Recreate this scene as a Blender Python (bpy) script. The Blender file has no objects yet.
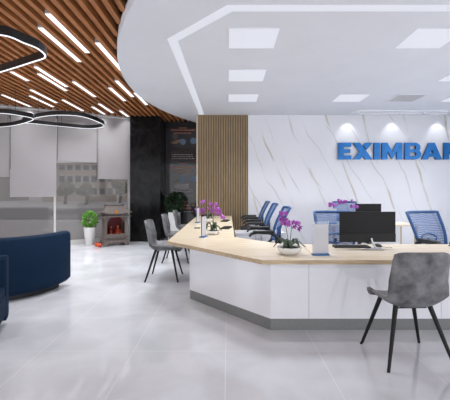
import bpy, bmesh, math, random
from mathutils import Vector, Matrix
random.seed(7)
C = bpy.context.scene.collection
S = bpy.context.scene
PI = math.pi

# ------------------------------------------------------------------ camera, world, exposure
cam = bpy.data.cameras.new('camera')
cam.lens = 28.0; cam.sensor_width = 36.0; cam.sensor_fit = 'HORIZONTAL'
cam.shift_x = -3.0/450; cam.shift_y = -10.0/450
cam.clip_start = .05; cam.clip_end = 400
co = bpy.data.objects.new('camera', cam); C.objects.link(co)
co.location = (0, 0, 1.40); co.rotation_euler = (PI/2, 0, 0)
S.camera = co
S.view_settings.view_transform = 'Standard'
S.view_settings.look = 'None'
S.view_settings.gamma = 1.0
S.view_settings.use_curve_mapping = False
S.view_settings.exposure = -.26

W = bpy.data.worlds.new('overcast'); S.world = W; W.use_nodes = True
wn = W.node_tree.nodes; wl = W.node_tree.links
bg = wn['Background']; bg.inputs['Strength'].default_value = 1.15
tc = wn.new('ShaderNodeTexCoord'); sp = wn.new('ShaderNodeSeparateXYZ'); cr = wn.new('ShaderNodeValToRGB')
wl.new(tc.outputs['Generated'], sp.inputs[0]); wl.new(sp.outputs['Z'], cr.inputs[0]); wl.new(cr.outputs[0], bg.inputs['Color'])
cr.color_ramp.elements[0].position = 0; cr.color_ramp.elements[0].color = (.62, .64, .70, 1)
cr.color_ramp.elements[1].position = .5; cr.color_ramp.elements[1].color = (.80, .84, .95, 1)

S.cycles.diffuse_bounces = 6
def day_or_fill_lamp(name, loc, rot, w, h, power):
    L = bpy.data.lights.new(name, 'AREA'); L.shape = 'RECTANGLE'; L.size = w; L.size_y = h; L.energy = power; L.color = (.95, .97, 1.0)
    o = bpy.data.objects.new(name, L); C.objects.link(o); o.location = loc; o.rotation_euler = rot
# daylight through the glazed street front behind the camera; side lamps added as fill at plain walls
day_or_fill_lamp('daylight_front', (-.7, -2.95, 1.65), (PI/2, 0, 0), 14, 3.0, 300)
day_or_fill_lamp('fill_left', (-7.9, 1.6, 1.65), (PI/2, 0, -PI/2), 8.5, 3.0, 190)
day_or_fill_lamp('fill_right', (6.5, 1.8, 1.65), (PI/2, 0, PI/2), 8.5, 3.0, 190)

def hidden_fill(name, parent, loc, w, h, power):
    # added downward fill, hidden from the camera: its light leaves only within 56 degrees of straight down
    L = bpy.data.lights.new(name, 'AREA'); L.shape = 'RECTANGLE'; L.size = w; L.size_y = h; L.energy = power; L.spread = math.radians(112); L.color = (.95, .97, 1.0)
    o = bpy.data.objects.new(name, L); C.objects.link(o); o.location = loc; o.parent = parent
PANEL_W, STRIP_W = 26, 9

PANEL_E, STRIP_E, LINE_E, RING_E = .76, 1.5, .74, 1.5

# ------------------------------------------------------------------ materials
MATS = {}
def new_mat(name):
    m = bpy.data.materials.new(name); m.use_nodes = True
    return m, m.node_tree.nodes, m.node_tree.links, m.node_tree.nodes['Principled BSDF']
def P(name, col, rough=.5, metal=0, var=0.0, scale=8, bump=0, bscale=60, trans=0, spec=None, coat=0, sheen=0):
    """principled with slight procedural mottling"""
    m, n, l, b = new_mat(name)
    b.inputs['Roughness'].default_value = rough; b.inputs['Metallic'].default_value = metal
    if spec is not None: b.inputs['Specular IOR Level'].default_value = spec
    if coat: b.inputs['Coat Weight'].default_value = coat; b.inputs['Coat Roughness'].default_value = .05
    if sheen: b.inputs['Sheen Weight'].default_value = sheen
    t = n.new('ShaderNodeTexCoord')
    nz = n.new('ShaderNodeTexNoise'); nz.inputs['Scale'].default_value = scale; nz.inputs['Detail'].default_value = 4
    l.new(t.outputs['Object'], nz.inputs['Vector'])
    r = n.new('ShaderNodeValToRGB')
    v = max(var, .01)
    r.color_ramp.elements[0].position = .3; r.color_ramp.elements[1].position = .7
    r.color_ramp.elements[0].color = tuple(max(0, c*(1-v)) for c in col)+(1,)
    r.color_ramp.elements[1].color = tuple(min(1, c*(1+v)) for c in col)+(1,)
    l.new(nz.outputs[0], r.inputs[0]); l.new(r.outputs[0], b.inputs['Base Color'])
    if bump:
        n2 = n.new('ShaderNodeTexNoise'); n2.inputs['Scale'].default_value = bscale
        l.new(t.outputs['Object'], n2.inputs['Vector'])
        bp = n.new('ShaderNodeBump'); bp.inputs['Strength'].default_value = bump; bp.inputs['Distance'].default_value = .01
        l.new(n2.outputs[0], bp.inputs['Height']); l.new(bp.outputs[0], b.inputs['Normal'])
    MATS[name] = m
    return m
def emit(name, col, e):
    m, n, l, b = new_mat(name)
    b.inputs['Base Color'].default_value = (.25, .25, .26, 1); b.inputs['Specular IOR Level'].default_value = .1
    b.inputs['Emission Color'].default_value = col+(1,)
    b.inputs['Emission Strength'].default_value = e
    MATS[name] = m
    return m
def glass(name, tint=(.9, .93, .92), refl=1.0, haze=0.0):
    m, n, l, b = new_mat(name)
    out = n['Material Output']; n.remove(b)
    tr = n.new('ShaderNodeBsdfTransparent'); tr.inputs[0].default_value = tint+(1,)
    gl = n.new('ShaderNodeBsdfGlossy'); gl.inputs['Roughness'].default_value = .02
    fr = n.new('ShaderNodeFresnel'); fr.inputs['IOR'].default_value = 1.45
    mu = n.new('ShaderNodeMath'); mu.operation = 'MULTIPLY'; mu.inputs[1].default_value = refl
    mx = n.new('ShaderNodeMixShader')
    l.new(fr.outputs[0], mu.inputs[0]); l.new(mu.outputs[0], mx.inputs[0])
    src = tr
    if haze:
        df = n.new('ShaderNodeBsdfDiffuse'); df.inputs[0].default_value = (.75, .77, .78, 1)
        m2 = n.new('ShaderNodeMixShader'); m2.inputs[0].default_value = haze
        l.new(tr.outputs[0], m2.inputs[1]); l.new(df.outputs[0], m2.inputs[2]); src = m2
    l.new(src.outputs[0], mx.inputs[1]); l.new(gl.outputs[0], mx.inputs[2]); l.new(mx.outputs[0], out.inputs[0])
    MATS[name] = m
    return m
def meshfab(name, col, opac):
    """see-through woven mesh: fine threads as procedural alpha"""
    m, n, l, b = new_mat(name)
    b.inputs['Base Color'].default_value = col+(1,); b.inputs['Roughness'].default_value = .6
    out = n['Material Output']
    t = n.new('ShaderNodeTexCoord')
    wv = n.new('ShaderNodeTexWave'); wv.wave_type = 'BANDS'; wv.bands_direction = 'Z'
    wv.inputs['Scale'].default_value = 14; wv.inputs['Distortion'].default_value = 5; wv.inputs['Detail'].default_value = 0
    wv.inputs['Detail Scale'].default_value = .6
    l.new(t.outputs['Object'], wv.inputs['Vector'])
    mr = n.new('ShaderNodeMapRange'); mr.inputs['To Min'].default_value = opac-.12; mr.inputs['To Max'].default_value = opac+.14
    l.new(wv.outputs['Fac'], mr.inputs['Value'])
    tr = n.new('ShaderNodeBsdfTransparent'); mx = n.new('ShaderNodeMixShader')
    l.new(mr.outputs[0], mx.inputs[0]); l.new(tr.outputs[0], mx.inputs[1]); l.new(b.outputs[0], mx.inputs[2]); l.new(mx.outputs[0], out.inputs[0])
    MATS[name] = m
    return m
def wood(name, c1, c2, rough=.4, axis='X', scale=3, stretch=14):
    m, n, l, b = new_mat(name)
    b.inputs['Roughness'].default_value = rough
    t = n.new('ShaderNodeTexCoord'); mp = n.new('ShaderNodeMapping')
    s = {'X': (1, stretch, stretch), 'Y': (stretch, 1, stretch), 'Z': (stretch, stretch, 1)}[axis]
    mp.inputs['Scale'].default_value = s
    nz = n.new('ShaderNodeTexNoise'); nz.inputs['Scale'].default_value = scale; nz.inputs['Detail'].default_value = 5
    l.new(t.outputs['Object'], mp.inputs[0]); l.new(mp.outputs[0], nz.inputs['Vector'])
    r = n.new('ShaderNodeValToRGB'); r.color_ramp.elements[0].position = .35; r.color_ramp.elements[1].position = .65
    r.color_ramp.elements[0].color = c1+(1,); r.color_ramp.elements[1].color = c2+(1,)
    l.new(nz.outputs[0], r.inputs[0]); l.new(r.outputs[0], b.inputs['Base Color'])
    MATS[name] = m
    return m

def floor_mat():
    m, n, l, b = new_mat('polished_tile')
    t = n.new('ShaderNodeTexCoord'); mp = n.new('ShaderNodeMapping')
    # joints every 0.8 m; lines pass through X=-0.02 and Y=3.04
    mp.inputs['Location'].default_value = (0.02+8, -3.04+8, 0)
    br = n.new('ShaderNodeTexBrick'); br.offset = 0; br.squash = 1
    br.inputs['Scale'].default_value = 1; br.inputs['Brick Width'].default_value = .8; br.inputs['Row Height'].default_value = .8
    br.inputs['Mortar Size'].default_value = .0022; br.inputs['Mortar Smooth'].default_value = .3
    br.inputs['Bias'].default_value = 0
    l.new(t.outputs['Object'], mp.inputs[0]); l.new(mp.outputs[0], br.inputs['Vector'])
    nz = n.new('ShaderNodeTexNoise'); nz.inputs['Scale'].default_value = 2.2; nz.inputs['Detail'].default_value = 7; nz.inputs['Distortion'].default_value = .6
    l.new(t.outputs['Object'], nz.inputs['Vector'])
    r = n.new('ShaderNodeValToRGB'); r.color_ramp.elements[0].position = .3; r.color_ramp.elements[1].position = .7
    r.color_ramp.elements[0].color = (.51, .52, .555, 1); r.color_ramp.elements[1].color = (.62, .63, .67, 1)
    l.new(nz.outputs[0], r.inputs[0])
    l.new(r.outputs[0], br.inputs['Color1']); l.new(r.outputs[0], br.inputs['Color2'])
    br.inputs['Mortar'].default_value = (.74, .74, .76, 1)
    l.new(br.outputs['Color'], b.inputs['Base Color'])
    b.inputs['Roughness'].default_value = .06; b.inputs['Specular IOR Level'].default_value = .9
    bp = n.new('ShaderNodeBump'); bp.inputs['Strength'].default_value = .012; bp.inputs['Distance'].default_value = .02
    n2 = n.new('ShaderNodeTexNoise'); n2.inputs['Scale'].default_value = 2.5
    l.new(t.outputs['Object'], n2.inputs['Vector']); l.new(n2.outputs[0], bp.inputs['Height']); l.new(bp.outputs[0], b.inputs['Normal'])
    return m
def marble_mat():
    m, n, l, b = new_mat('white_marble')
    t = n.new('ShaderNodeTexCoord')
    def veins(ang, scale, dist, w, loc):
        mp = n.new('ShaderNodeMapping'); mp.inputs['Rotation'].default_value = (0, ang, 0); mp.inputs['Location'].default_value = loc
        l.new(t.outputs['Object'], mp.inputs[0])
        wv = n.new('ShaderNodeTexWave'); wv.wave_type = 'BANDS'; wv.bands_direction = 'X'; wv.wave_profile = 'SIN'
        wv.inputs['Scale'].default_value = scale; wv.inputs['Distortion'].default_value = dist
        wv.inputs['Detail'].default_value = 3; wv.inputs['Detail Scale'].default_value = .7
        l.new(mp.outputs[0], wv.inputs['Vector'])
        r = n.new('ShaderNodeValToRGB'); r.color_ramp.elements[0].position = 1-w; r.color_ramp.elements[0].color = (0, 0, 0, 1)
        r.color_ramp.elements[1].position = 1.0; r.color_ramp.elements[1].color = (1, 1, 1, 1)
        l.new(wv.outputs['Fac'], r.inputs[0])
        nz = n.new('ShaderNodeTexNoise'); nz.inputs['Scale'].default_value = 1.1; nz.inputs['Detail'].default_value = 3
        l.new(mp.outputs[0], nz.inputs['Vector'])
        r2 = n.new('ShaderNodeValToRGB'); r2.color_ramp.elements[0].position = .46; r2.color_ramp.elements[1].position = .64
        l.new(nz.outputs[0], r2.inputs[0])
        mu = n.new('ShaderNodeMath'); mu.operation = 'MULTIPLY'
        l.new(r.outputs[0], mu.inputs[0]); l.new(r2.outputs[0], mu.inputs[1])
        return mu
    a = veins(math.radians(20), .36, 4.5, .015, (.4, 0, .3)); c = veins(math.radians(28), .62, 6.0, .014, (3.1, 0, 1.7))
    base = n.new('ShaderNodeTexNoise'); base.inputs['Scale'].default_value = .8; base.inputs['Detail'].default_value = 5
    l.new(t.outputs['Object'], base.inputs['Vector'])
    rb = n.new('ShaderNodeValToRGB'); rb.color_ramp.elements[0].color = (.60, .61, .65, 1); rb.color_ramp.elements[1].color = (.77, .77, .80, 1)
    l.new(base.outputs[0], rb.inputs[0])
    m1 = n.new('ShaderNodeMixRGB'); m1.inputs[2].default_value = (.45, .41, .34, 1)
    m2 = n.new('ShaderNodeMixRGB'); m2.inputs[2].default_value = (.53, .52, .51, 1)
    l.new(a.outputs[0], m1.inputs[0]); l.new(rb.outputs[0], m1.inputs[1])
    l.new(c.outputs[0], m2.inputs[0]); l.new(m1.outputs[0], m2.inputs[1]); l.new(m2.outputs[0], b.inputs['Base Color'])
    b.inputs['Roughness'].default_value = .35
    return m
def dark_marble():
    m, n, l, b = new_mat('black_marble')
    t = n.new('ShaderNodeTexCoord')
    nz = n.new('ShaderNodeTexNoise'); nz.inputs['Scale'].default_value = 3; nz.inputs['Detail'].default_value = 9; nz.inputs['Roughness'].default_value = .65; nz.inputs['Distortion'].default_value = 1.2
    l.new(t.outputs['Object'], nz.inputs['Vector'])
    r = n.new('ShaderNodeValToRGB'); r.color_ramp.elements[0].position = .42; r.color_ramp.elements[1].position = .78
    r.color_ramp.elements[0].color = (.004, .004, .005, 1); r.color_ramp.elements[1].color = (.022, .022, .020, 1)
    l.new(nz.outputs[0], r.inputs[0]); l.new(r.outputs[0], b.inputs['Base Color'])
    b.inputs['Roughness'].default_value = .15; b.inputs['Specular IOR Level'].default_value = .12
    return m
def suede():
    m, n, l, b = new_mat('grey_suede')
    t = n.new('ShaderNodeTexCoord')
    nz = n.new('ShaderNodeTexNoise'); nz.inputs['Scale'].default_value = 7; nz.inputs['Detail'].default_value = 6; nz.inputs['Roughness'].default_value = .6
    l.new(t.outputs['Object'], nz.inputs['Vector'])
    r = n.new('ShaderNodeValToRGB'); r.color_ramp.elements[0].position = .32; r.color_ramp.elements[1].position = .7
    r.color_ramp.elements[0].color = (.065, .065, .07, 1); r.color_ramp.elements[1].color = (.24, .24, .25, 1)
    l.new(nz.outputs[0], r.inputs[0]); l.new(r.outputs[0], b.inputs['Base Color'])
    b.inputs['Roughness'].default_value = .62; b.inputs['Specular IOR Level'].default_value = .2
    return m

M_floor, M_marble, M_dark, M_suede = floor_mat(), marble_mat(), dark_marble(), suede()
M_ceil = P('ceiling_paint', (.665, .685, .735), .7, var=.02, scale=2)
M_white = P('white_paint', (.74, .75, .79), .6, var=.015)
M_gloss = P('gloss_white_laminate', (.74, .745, .79), .07, coat=.6, var=.01)
M_plinth = P('brushed_steel_plinth', (.20, .21, .21), .35, metal=.35, var=.05, scale=30)
M_slat = wood('ceiling_walnut', (.30, .105, .028), (.43, .175, .058), .6, 'Y', 2)
M_slatback = P('ceiling_void_brown', (.04, .015, .007), .8, var=.1)
M_oak = wood('light_oak', (.55, .45, .32), (.70, .61, .48), .28, 'X', 3)
M_oakedge = wood('oak_edge', (.34, .25, .15), (.52, .41, .27), .4, 'X', 5)
M_oakslat = wood('oak_slat', (.25, .175, .095), (.33, .24, .135), .5, 'Z', 3)
M_oakback = P('oak_slat_back', (.12, .08, .045), .7, var=.1)
M_blk = P('black_plastic', (.012, .012, .013), .45, var=.05)
M_blkm = P('black_metal', (.012, .012, .013), .35, metal=.3)
M_leg = P('leg_black', (.008, .008, .009), .5, spec=.25)
M_screen = P('monitor_black', (.008, .008, .009), .4, spec=.2)
M_bezel = P('monitor_bezel', (.012, .012, .013), .4, spec=.25)
M_chrome = P('chrome', (.42, .43, .45), .3, metal=1)
M_navy = P('navy_velvet', (.005, .018, .044), .75, var=.14, scale=90, bump=.12, bscale=260, spec=.12)
M_bluef = P('blue_frame', (.015, .07, .20), .5, var=.08)
M_bluem = meshfab('blue_mesh', (.03, .09, .25), .66)
M_letter = P('logo_blue', (.008, .14, .42), .3, metal=.35, var=.45, scale=2.5)
M_letterside = P('logo_side', (.02, .05, .13), .4)
M_blind = None
M_pot = P('white_ceramic', (.74, .74, .73), .25, var=.01)
M_leaf = P('leaf_green', (.15, .36, .05), .5, var=.45, scale=25)
M_leafd = P('leaf_dark', (.014, .040, .012), .4, var=.3, scale=25)
M_petal = P('orchid_magenta', (.38, .085, .44), .55, var=.35, scale=60)
M_petalc = P('orchid_centre', (.28, .01, .16), .5)
M_stem = P('orchid_stem', (.05, .065, .03), .5)
M_acr = glass('clear_acrylic', (.93, .95, .96), 1.6)
M_paper = P('printed_paper', (.52, .53, .56), .5, var=.01)
M_ink = P('pale_ink', (.42, .44, .47), .6)
M_acrblue = P('blue_acrylic', (.02, .13, .33), .2)
M_win = glass('window_glass', (.80, .76, .74), .8, haze=.05)
M_alu = P('white_aluminium', (.55, .54, .53), .4, var=.02)
M_darkalu = P('grey_aluminium', (.10, .10, .10), .4)
M_altar = wood('altar_brown', (.09, .07, .062), (.19, .15, .135), .45, 'Z', 6)
M_red = P('altar_red', (.20, .008, .012), .5, var=.3, scale=20)
M_gold = P('gold_orange', (.60, .20, .03), .35, metal=.5)
M_orange = P('orange_red', (.55, .07, .02), .5, var=.4, scale=40)
M_wire = P('wire_black', (.02, .02, .02), .5)
M_panelE = emit('panel_light', (.86, .89, 1.0), PANEL_E)
M_lineE = emit('line_light', (.86, .89, 1.0), LINE_E)
M_stripE = emit('strip_light', (.96, .97, 1.0), STRIP_E)
M_ringE = emit('ring_light', (.92, .95, 1.0), RING_E)
M_poster = P('poster_graphite', (.040, .038, .042), .06, spec=.35, var=.08, scale=2)
M_pterr = P('poster_terracotta', (.30, .11, .06), .4)
M_pgrey = P('poster_grey', (.26, .25, .25), .4)
M_pblue = P('poster_blue', (.08, .14, .22), .4)
M_asph = P('asphalt', (.16, .16, .165), .8, var=.1)
M_pave = P('paving', (.36, .35, .34), .7, var=.06, scale=1)
M_facade = P('beige_facade', (.40, .35, .29), .8, var=.05, scale=.5)
M_facade2 = P('grey_facade', (.33, .31, .29), .8, var=.05, scale=.5)
M_fwin = P('facade_window', (.07, .08, .09), .3)
M_crown = P('tree_green', (.13, .12, .07), .8, var=.4, scale=2)
M_bark = P('bark', (.08, .06, .045), .9)
def blind_mat():
    m, n, l, b = new_mat('roller_fabric')
    t = n.new('ShaderNodeTexCoord'); nz = n.new('ShaderNodeTexNoise'); nz.inputs['Scale'].default_value = 120
    l.new(t.outputs['Object'], nz.inputs['Vector'])
    r = n.new('ShaderNodeValToRGB'); r.color_ramp.elements[0].color = (.44, .42, .43, 1); r.color_ramp.elements[1].color = (.50, .48, .49, 1)
    l.new(nz.outputs[0], r.inputs[0])
    df = n.new('ShaderNodeBsdfDiffuse'); tl = n.new('ShaderNodeBsdfTranslucent'); mx = n.new('ShaderNodeMixShader'); mx.inputs[0].default_value = .35
    l.new(r.outputs[0], df.inputs[0]); l.new(r.outputs[0], tl.inputs[0]); l.new(df.outputs[0], mx.inputs[1]); l.new(tl.outputs[0], mx.inputs[2])
    l.new(mx.outputs[0], n['Material Output'].inputs[0]); n.remove(b)
    return m
M_blind = blind_mat()
M_sheer = glass('sheer_screen', (.74, .73, .72), .25, haze=.30)

# ------------------------------------------------------------------ mesh helpers
class MB:
    def __init__(s): s.v = []; s.f = []
    def add(s, vs, fs, M=None):
        o = len(s.v)
        s.v += [tuple((M @ Vector(p)) if M else p) for p in vs]
        s.f += [tuple(i+o for i in f) for f in fs]
        return s
    def box(s, a, b, M=None):
        x0, x1 = sorted((a[0], b[0])); y0, y1 = sorted((a[1], b[1])); z0, z1 = sorted((a[2], b[2]))
        return s.add([(x0,y0,z0),(x1,y0,z0),(x1,y1,z0),(x0,y1,z0),(x0,y0,z1),(x1,y0,z1),(x1,y1,z1),(x0,y1,z1)],
                     [(0,3,2,1),(4,5,6,7),(0,1,5,4),(1,2,6,5),(2,3,7,6),(3,0,4,7)], M)
    def cbox(s, c, d, M=None):
        return s.box([c[i]-d[i]/2 for i in range(3)], [c[i]+d[i]/2 for i in range(3)], M)
    def prism(s, pts, z0, z1, M=None):
        n = len(pts)
        ar = sum(pts[i][0]*pts[(i+1)%n][1]-pts[(i+1)%n][0]*pts[i][1] for i in range(n))
        if ar < 0: pts = pts[::-1]
        vs = [(p[0], p[1], z0) for p in pts]+[(p[0], p[1], z1) for p in pts]
        fs = [tuple(range(n-1, -1, -1)), tuple(range(n, 2*n))]+[(i, (i+1)%n, n+(i+1)%n, n+i) for i in range(n)]
        return s.add(vs, fs, M)
    def tube(s, pts, r, n=8, closed=False, M=None):
        pts = [Vector(p) for p in pts]; k = len(pts)
        rs = r if isinstance(r, (list, tuple)) else [r]*k
        vs = []; fs = []
        up = None
        for i, p in enumerate(pts):
            d = (pts[(i+1)%k]-pts[i-1]) if closed else (pts[min(i+1, k-1)]-pts[max(i-1, 0)])
            d.normalize()
            if up is None:
                up = Vector((0,0,1)) if abs(d.z) < .9 else Vector((1,0,0))
            a = d.cross(up)
            if a.length < 1e-4: a = d.cross(Vector((0,1,0)))
            a.normalize(); b = a.cross(d).normalized(); up = b
            for j in range(n):
                t = 2*PI*j/n
                vs.append(tuple(p+a*math.cos(t)*rs[i]+b*math.sin(t)*rs[i]))
        m = k if closed else k-1
        for i in range(m):
            for j in range(n):
                i2 = (i+1) % k
                fs.append((i*n+j, i*n+(j+1)%n, i2*n+(j+1)%n, i2*n+j))
        if not closed:
            fs.append(tuple(range(n-1, -1, -1))); fs.append(tuple((k-1)*n+j for j in range(n)))
        return s.add(vs, fs, M)
    def lathe(s, prof, n=20, c=(0,0,0), M=None):
        vs = []; fs = []
        for r, z in prof:
            for j in range(n):
                t = 2*PI*j/n; vs.append((c[0]+r*math.cos(t), c[1]+r*math.sin(t), c[2]+z))
        for i in range(len(prof)-1):
            for j in range(n):
                fs.append((i*n+j, i*n+(j+1)%n, (i+1)*n+(j+1)%n, (i+1)*n+j))
        fs.append(tuple(range(n-1, -1, -1))); fs.append(tuple((len(prof)-1)*n+j for j in range(n)))
        return s.add(vs, fs, M)
    def grid(s, fn, nu, nv, M=None):
        vs = [fn(i/(nu-1), j/(nv-1)) for i in range(nu) for j in range(nv)]
        fs = [(i*nv+j, (i+1)*nv+j, (i+1)*nv+j+1, i*nv+j+1) for i in range(nu-1) for j in range(nv-1)]
        return s.add(vs, fs, M)
    def build(s, name, mat, parent=None, smooth=False, bevel=0, solid=0, sub=0, loc=None, bseg=2):
        me = bpy.data.meshes.new(name); me.from_pydata(s.v, [], s.f); me.update()
        bm = bmesh.new(); bm.from_mesh(me); bmesh.ops.recalc_face_normals(bm, faces=bm.faces) if not solid else None
        bm.to_mesh(me); bm.free()
        me.materials.append(mat)
        o = bpy.data.objects.new(name, me); C.objects.link(o)
        if loc: o.location = loc
        if parent: o.parent = parent
        if smooth:
            for p in me.polygons: p.use_smooth = True
            if smooth != 'all': me.set_sharp_from_angle(angle=math.radians(45))
        if solid:
            md = o.modifiers.new('solid', 'SOLIDIFY'); md.thickness = solid; md.offset = 0
        if bevel:
            md = o.modifiers.new('bevel', 'BEVEL'); md.width = bevel; md.segments = bseg; md.limit_method = 'ANGLE'
        if sub:
            md = o.modifiers.new('sub', 'SUBSURF'); md.levels = sub; md.render_levels = sub
        return o
def thing(name, label, cat, loc=(0,0,0), rz=0, group=None, sc=1):
    o = bpy.data.objects.new(name, None); C.objects.link(o)
    o.location = loc; o.rotation_euler = (0, 0, rz); o.scale = (sc, sc, sc)
    o['label'] = label; o['category'] = cat
    if group: o['group'] = group
    return o
def tag(o, label, cat, group=None):
    o['label'] = label; o['category'] = cat
    if group: o['group'] = group
    return o
def struct(o, label=None):
    o['kind'] = 'structure'
    if label: o['label'] = label
    return o
def dup(root, loc, rz, label, group=None, sc=1):
    bpy.context.view_layer.update()
    r = root.copy(); C.objects.link(r); r.location = loc; r.rotation_euler = (0, 0, rz); r.scale = (sc, sc, sc)
    r['label'] = label
    if group: r['group'] = group
    for ch in [o for o in C.objects if o.parent == root]:
        c = ch.copy(); C.objects.link(c); c.parent = r
        for g in [o for o in C.objects if o.parent == ch]:
            d = g.copy(); C.objects.link(d); d.parent = c
    return r

# ------------------------------------------------------------------ room shell
ZW, ZS = 3.30, 3.40          # underside of white disc / of timber slats
YB = 8.87                     # marble wall
P0 = Vector((-2.70, 9.72)); WD = Vector((-.873, -.488)); WN = Vector((-.488, .873))   # window wall
def wallpt(t, z=0, off=0): q = P0+WD*t+WN*off; return (q.x, q.y, z)
XR, XL, YF = 6.6, -8.0, -3.0
t_end = (XL-P0.x)/WD.x
Yl = P0.y+WD.y*t_end
b = MB(); b.prism([(XL, YF), (XR, YF), (XR, 10.6), (-1.9, 10.6), (-2.7, 9.95), wallpt(0, 0, .15)[:2], wallpt(t_end, 0, .15)[:2]], -.10, 0)
struct(b.build('floor', M_floor))
b = MB(); b.box((-.76+1.27, YB, 0), (XR, YB+.15, 3.42)); struct(b.build('wall_back', M_marble))
b = MB(); b.box((XR, YF, 0), (XR+.12, YB+.15, 3.56)); struct(b.build('wall_right', M_white))
b = MB(); b.box((XL-.12, YF, 0), (XL, Yl+.1, 3.56)); struct(b.build('wall_left', M_white))
# street front behind the camera: open glazing bays between piers
b = MB()
for x in (XL, -4.4, -.8, 2.8, XR-.3): b.box((x, YF-.15, 0), (x+.3, YF, 3.56))
b.box((XL, YF-.15, 3.2), (XR, YF, 3.56)); struct(b.build('wall_front', M_white))
b = MB()
for x in (XL, -4.4, -.8, 2.8): b.box((x+.3, YF-.08, 0), (x+3.6, YF-.07, 3.2))
struct(b.build('window_5', glass('front_glass', (.97, .98, .98), .8)))
# slatted oak wall
b = MB(); b.box((-.76, YB+.03, 0), (.51, YB+.16, 3.36)); struct(b.build('wall_slatted', M_oakback))
b = MB()
n = 20; x = -.76+.03; pitch = (1.27-.03)/n
for i in range(n): b.box((x+i*pitch+.004, YB-.02, 0), (x+i*pitch+pitch*.66, YB+.03, ZW))
struct(b.build('trim_1', M_oakslat))
b = MB(); b.box((-.80, YB-.03, 0), (-.755, YB+.2, ZW)); struct(b.build('trim_2', wood('oak_post', (.42, .34, .24), (.50, .41, .30), .5, 'Z', 3)))
# corner column + recess wall
b = MB(); b.box((-2.66, 9.5, 0), (-1.84, 10.35, ZS+.02)); struct(b.build('column', M_dark))
b = MB(); b.box((-1.86, 10.32, 0), (0.2, 10.45, 3.6)); struct(b.build('wall_recess', P('recess_dark', (.018, .018, .02), .25)))
b = MB(); b.box((-.76, YB+.2, 0), (-.64, 10.35, 3.6)); struct(b.build('wall_return', M_white))
# skirting behind window
b = MB()
q = [wallpt(0, 0, 0), wallpt(t_end, 0, 0), wallpt(t_end, 0, .12), wallpt(0, 0, .12)]
b.prism([p[:2] for p in q], 0, .07); struct(b.build('baseboard_window', M_alu))
b = MB(); b.prism([p[:2] for p in q], ZS-.02, 3.6); struct(b.build('wall_window', M_white))

# white disc ceiling
cx, cy, R = 4.27, 6.65, 6.08
pts = []
for i in range(160):
    t = 2*PI*i/160; px, py = cx+R*math.cos(t), cy+R*math.sin(t)
    pts.append((min(px, XR), min(py, 10.32)))
clean = []
for p in pts:
    if not clean or (abs(p[0]-clean[-1][0])+abs(p[1]-clean[-1][1])) > 1e-4: clean.append(p)
b = MB(); b.prism(clean, ZW, ZW+.14); struct(b.build('ceiling', M_ceil))
# slats above
def wall_y(x): return min(10.3, P0.y+(x-P0.x)*(WD.y/WD.x)) if x < P0.x else 10.3
b = MB(); gx = []
pitch = .135; k = 0
x = XL+.05
while x < XR:
    segs = [(YF, wall_y(x)-.02)]
    dx = x+.03-cx
    if abs(dx) < R:
        h = math.sqrt(R*R-dx*dx); y0, y1 = cy-h, cy+h
        segs = [(YF, y0-.01), (y1+.01, wall_y(x)-.02)]
    for a, c in segs:
        if c-a > .03: b.box((x, a, ZS), (x+.058, c, ZS+.11))
    gx.append(x+.058+(pitch-.058)/2)
    x += pitch
struct(b.build('ceiling_slats', M_slat))
b = MB(); b.box((XL, YF, ZS+.13), (XR, 10.45, ZS+.17)); struct(b.build('ceiling_backing', M_slatback))

# ------------------------------------------------------------------ windows: frames, panes
def tx(px):   # wall parameter seen at image column px
    k = (px-228)/350.0   # X = k*Y
    return (P0.x-k*P0.y)/(k*WD.y-WD.x)
def wbox(b, t0, t1, z0, z1, o0, o1):
    q = [wallpt(t0, 0, o0), wallpt(t1, 0, o0), wallpt(t1, 0, o1), wallpt(t0, 0, o1)]
    return b.prism([p[:2] for p in q], z0, z1)
edges = [tx(130)+.0, tx(56), tx(-22), tx(-110)]
for i in range(3):
    t0, t1 = edges[i], edges[i+1]
    b = MB(); wbox(b, t0, t0+.05, .07, ZS, .02, .09)
    if i == 2: wbox(b, t1-.05, t1, .07, ZS, .02, .09)
    wbox(b, t0+.05, t1-(.05 if i == 2 else 0), .07, .11, .02, .09); wbox(b, t0+.05, t1-(.05 if i == 2 else 0), 3.30, ZS-.02, .02, .09)
    f = struct(b.build('window_%d' % (i+1), M_alu))
    b = MB(); wbox(b, t0+.05, t1-(.05 if i == 2 else 0), .11, 3.30, .05, .058)
    b.build('pane', M_win, f)
b = MB(); wbox(b, edges[3], t_end, .07, ZS-.02, 0, .12); struct(b.build('wall_side', M_white))
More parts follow.
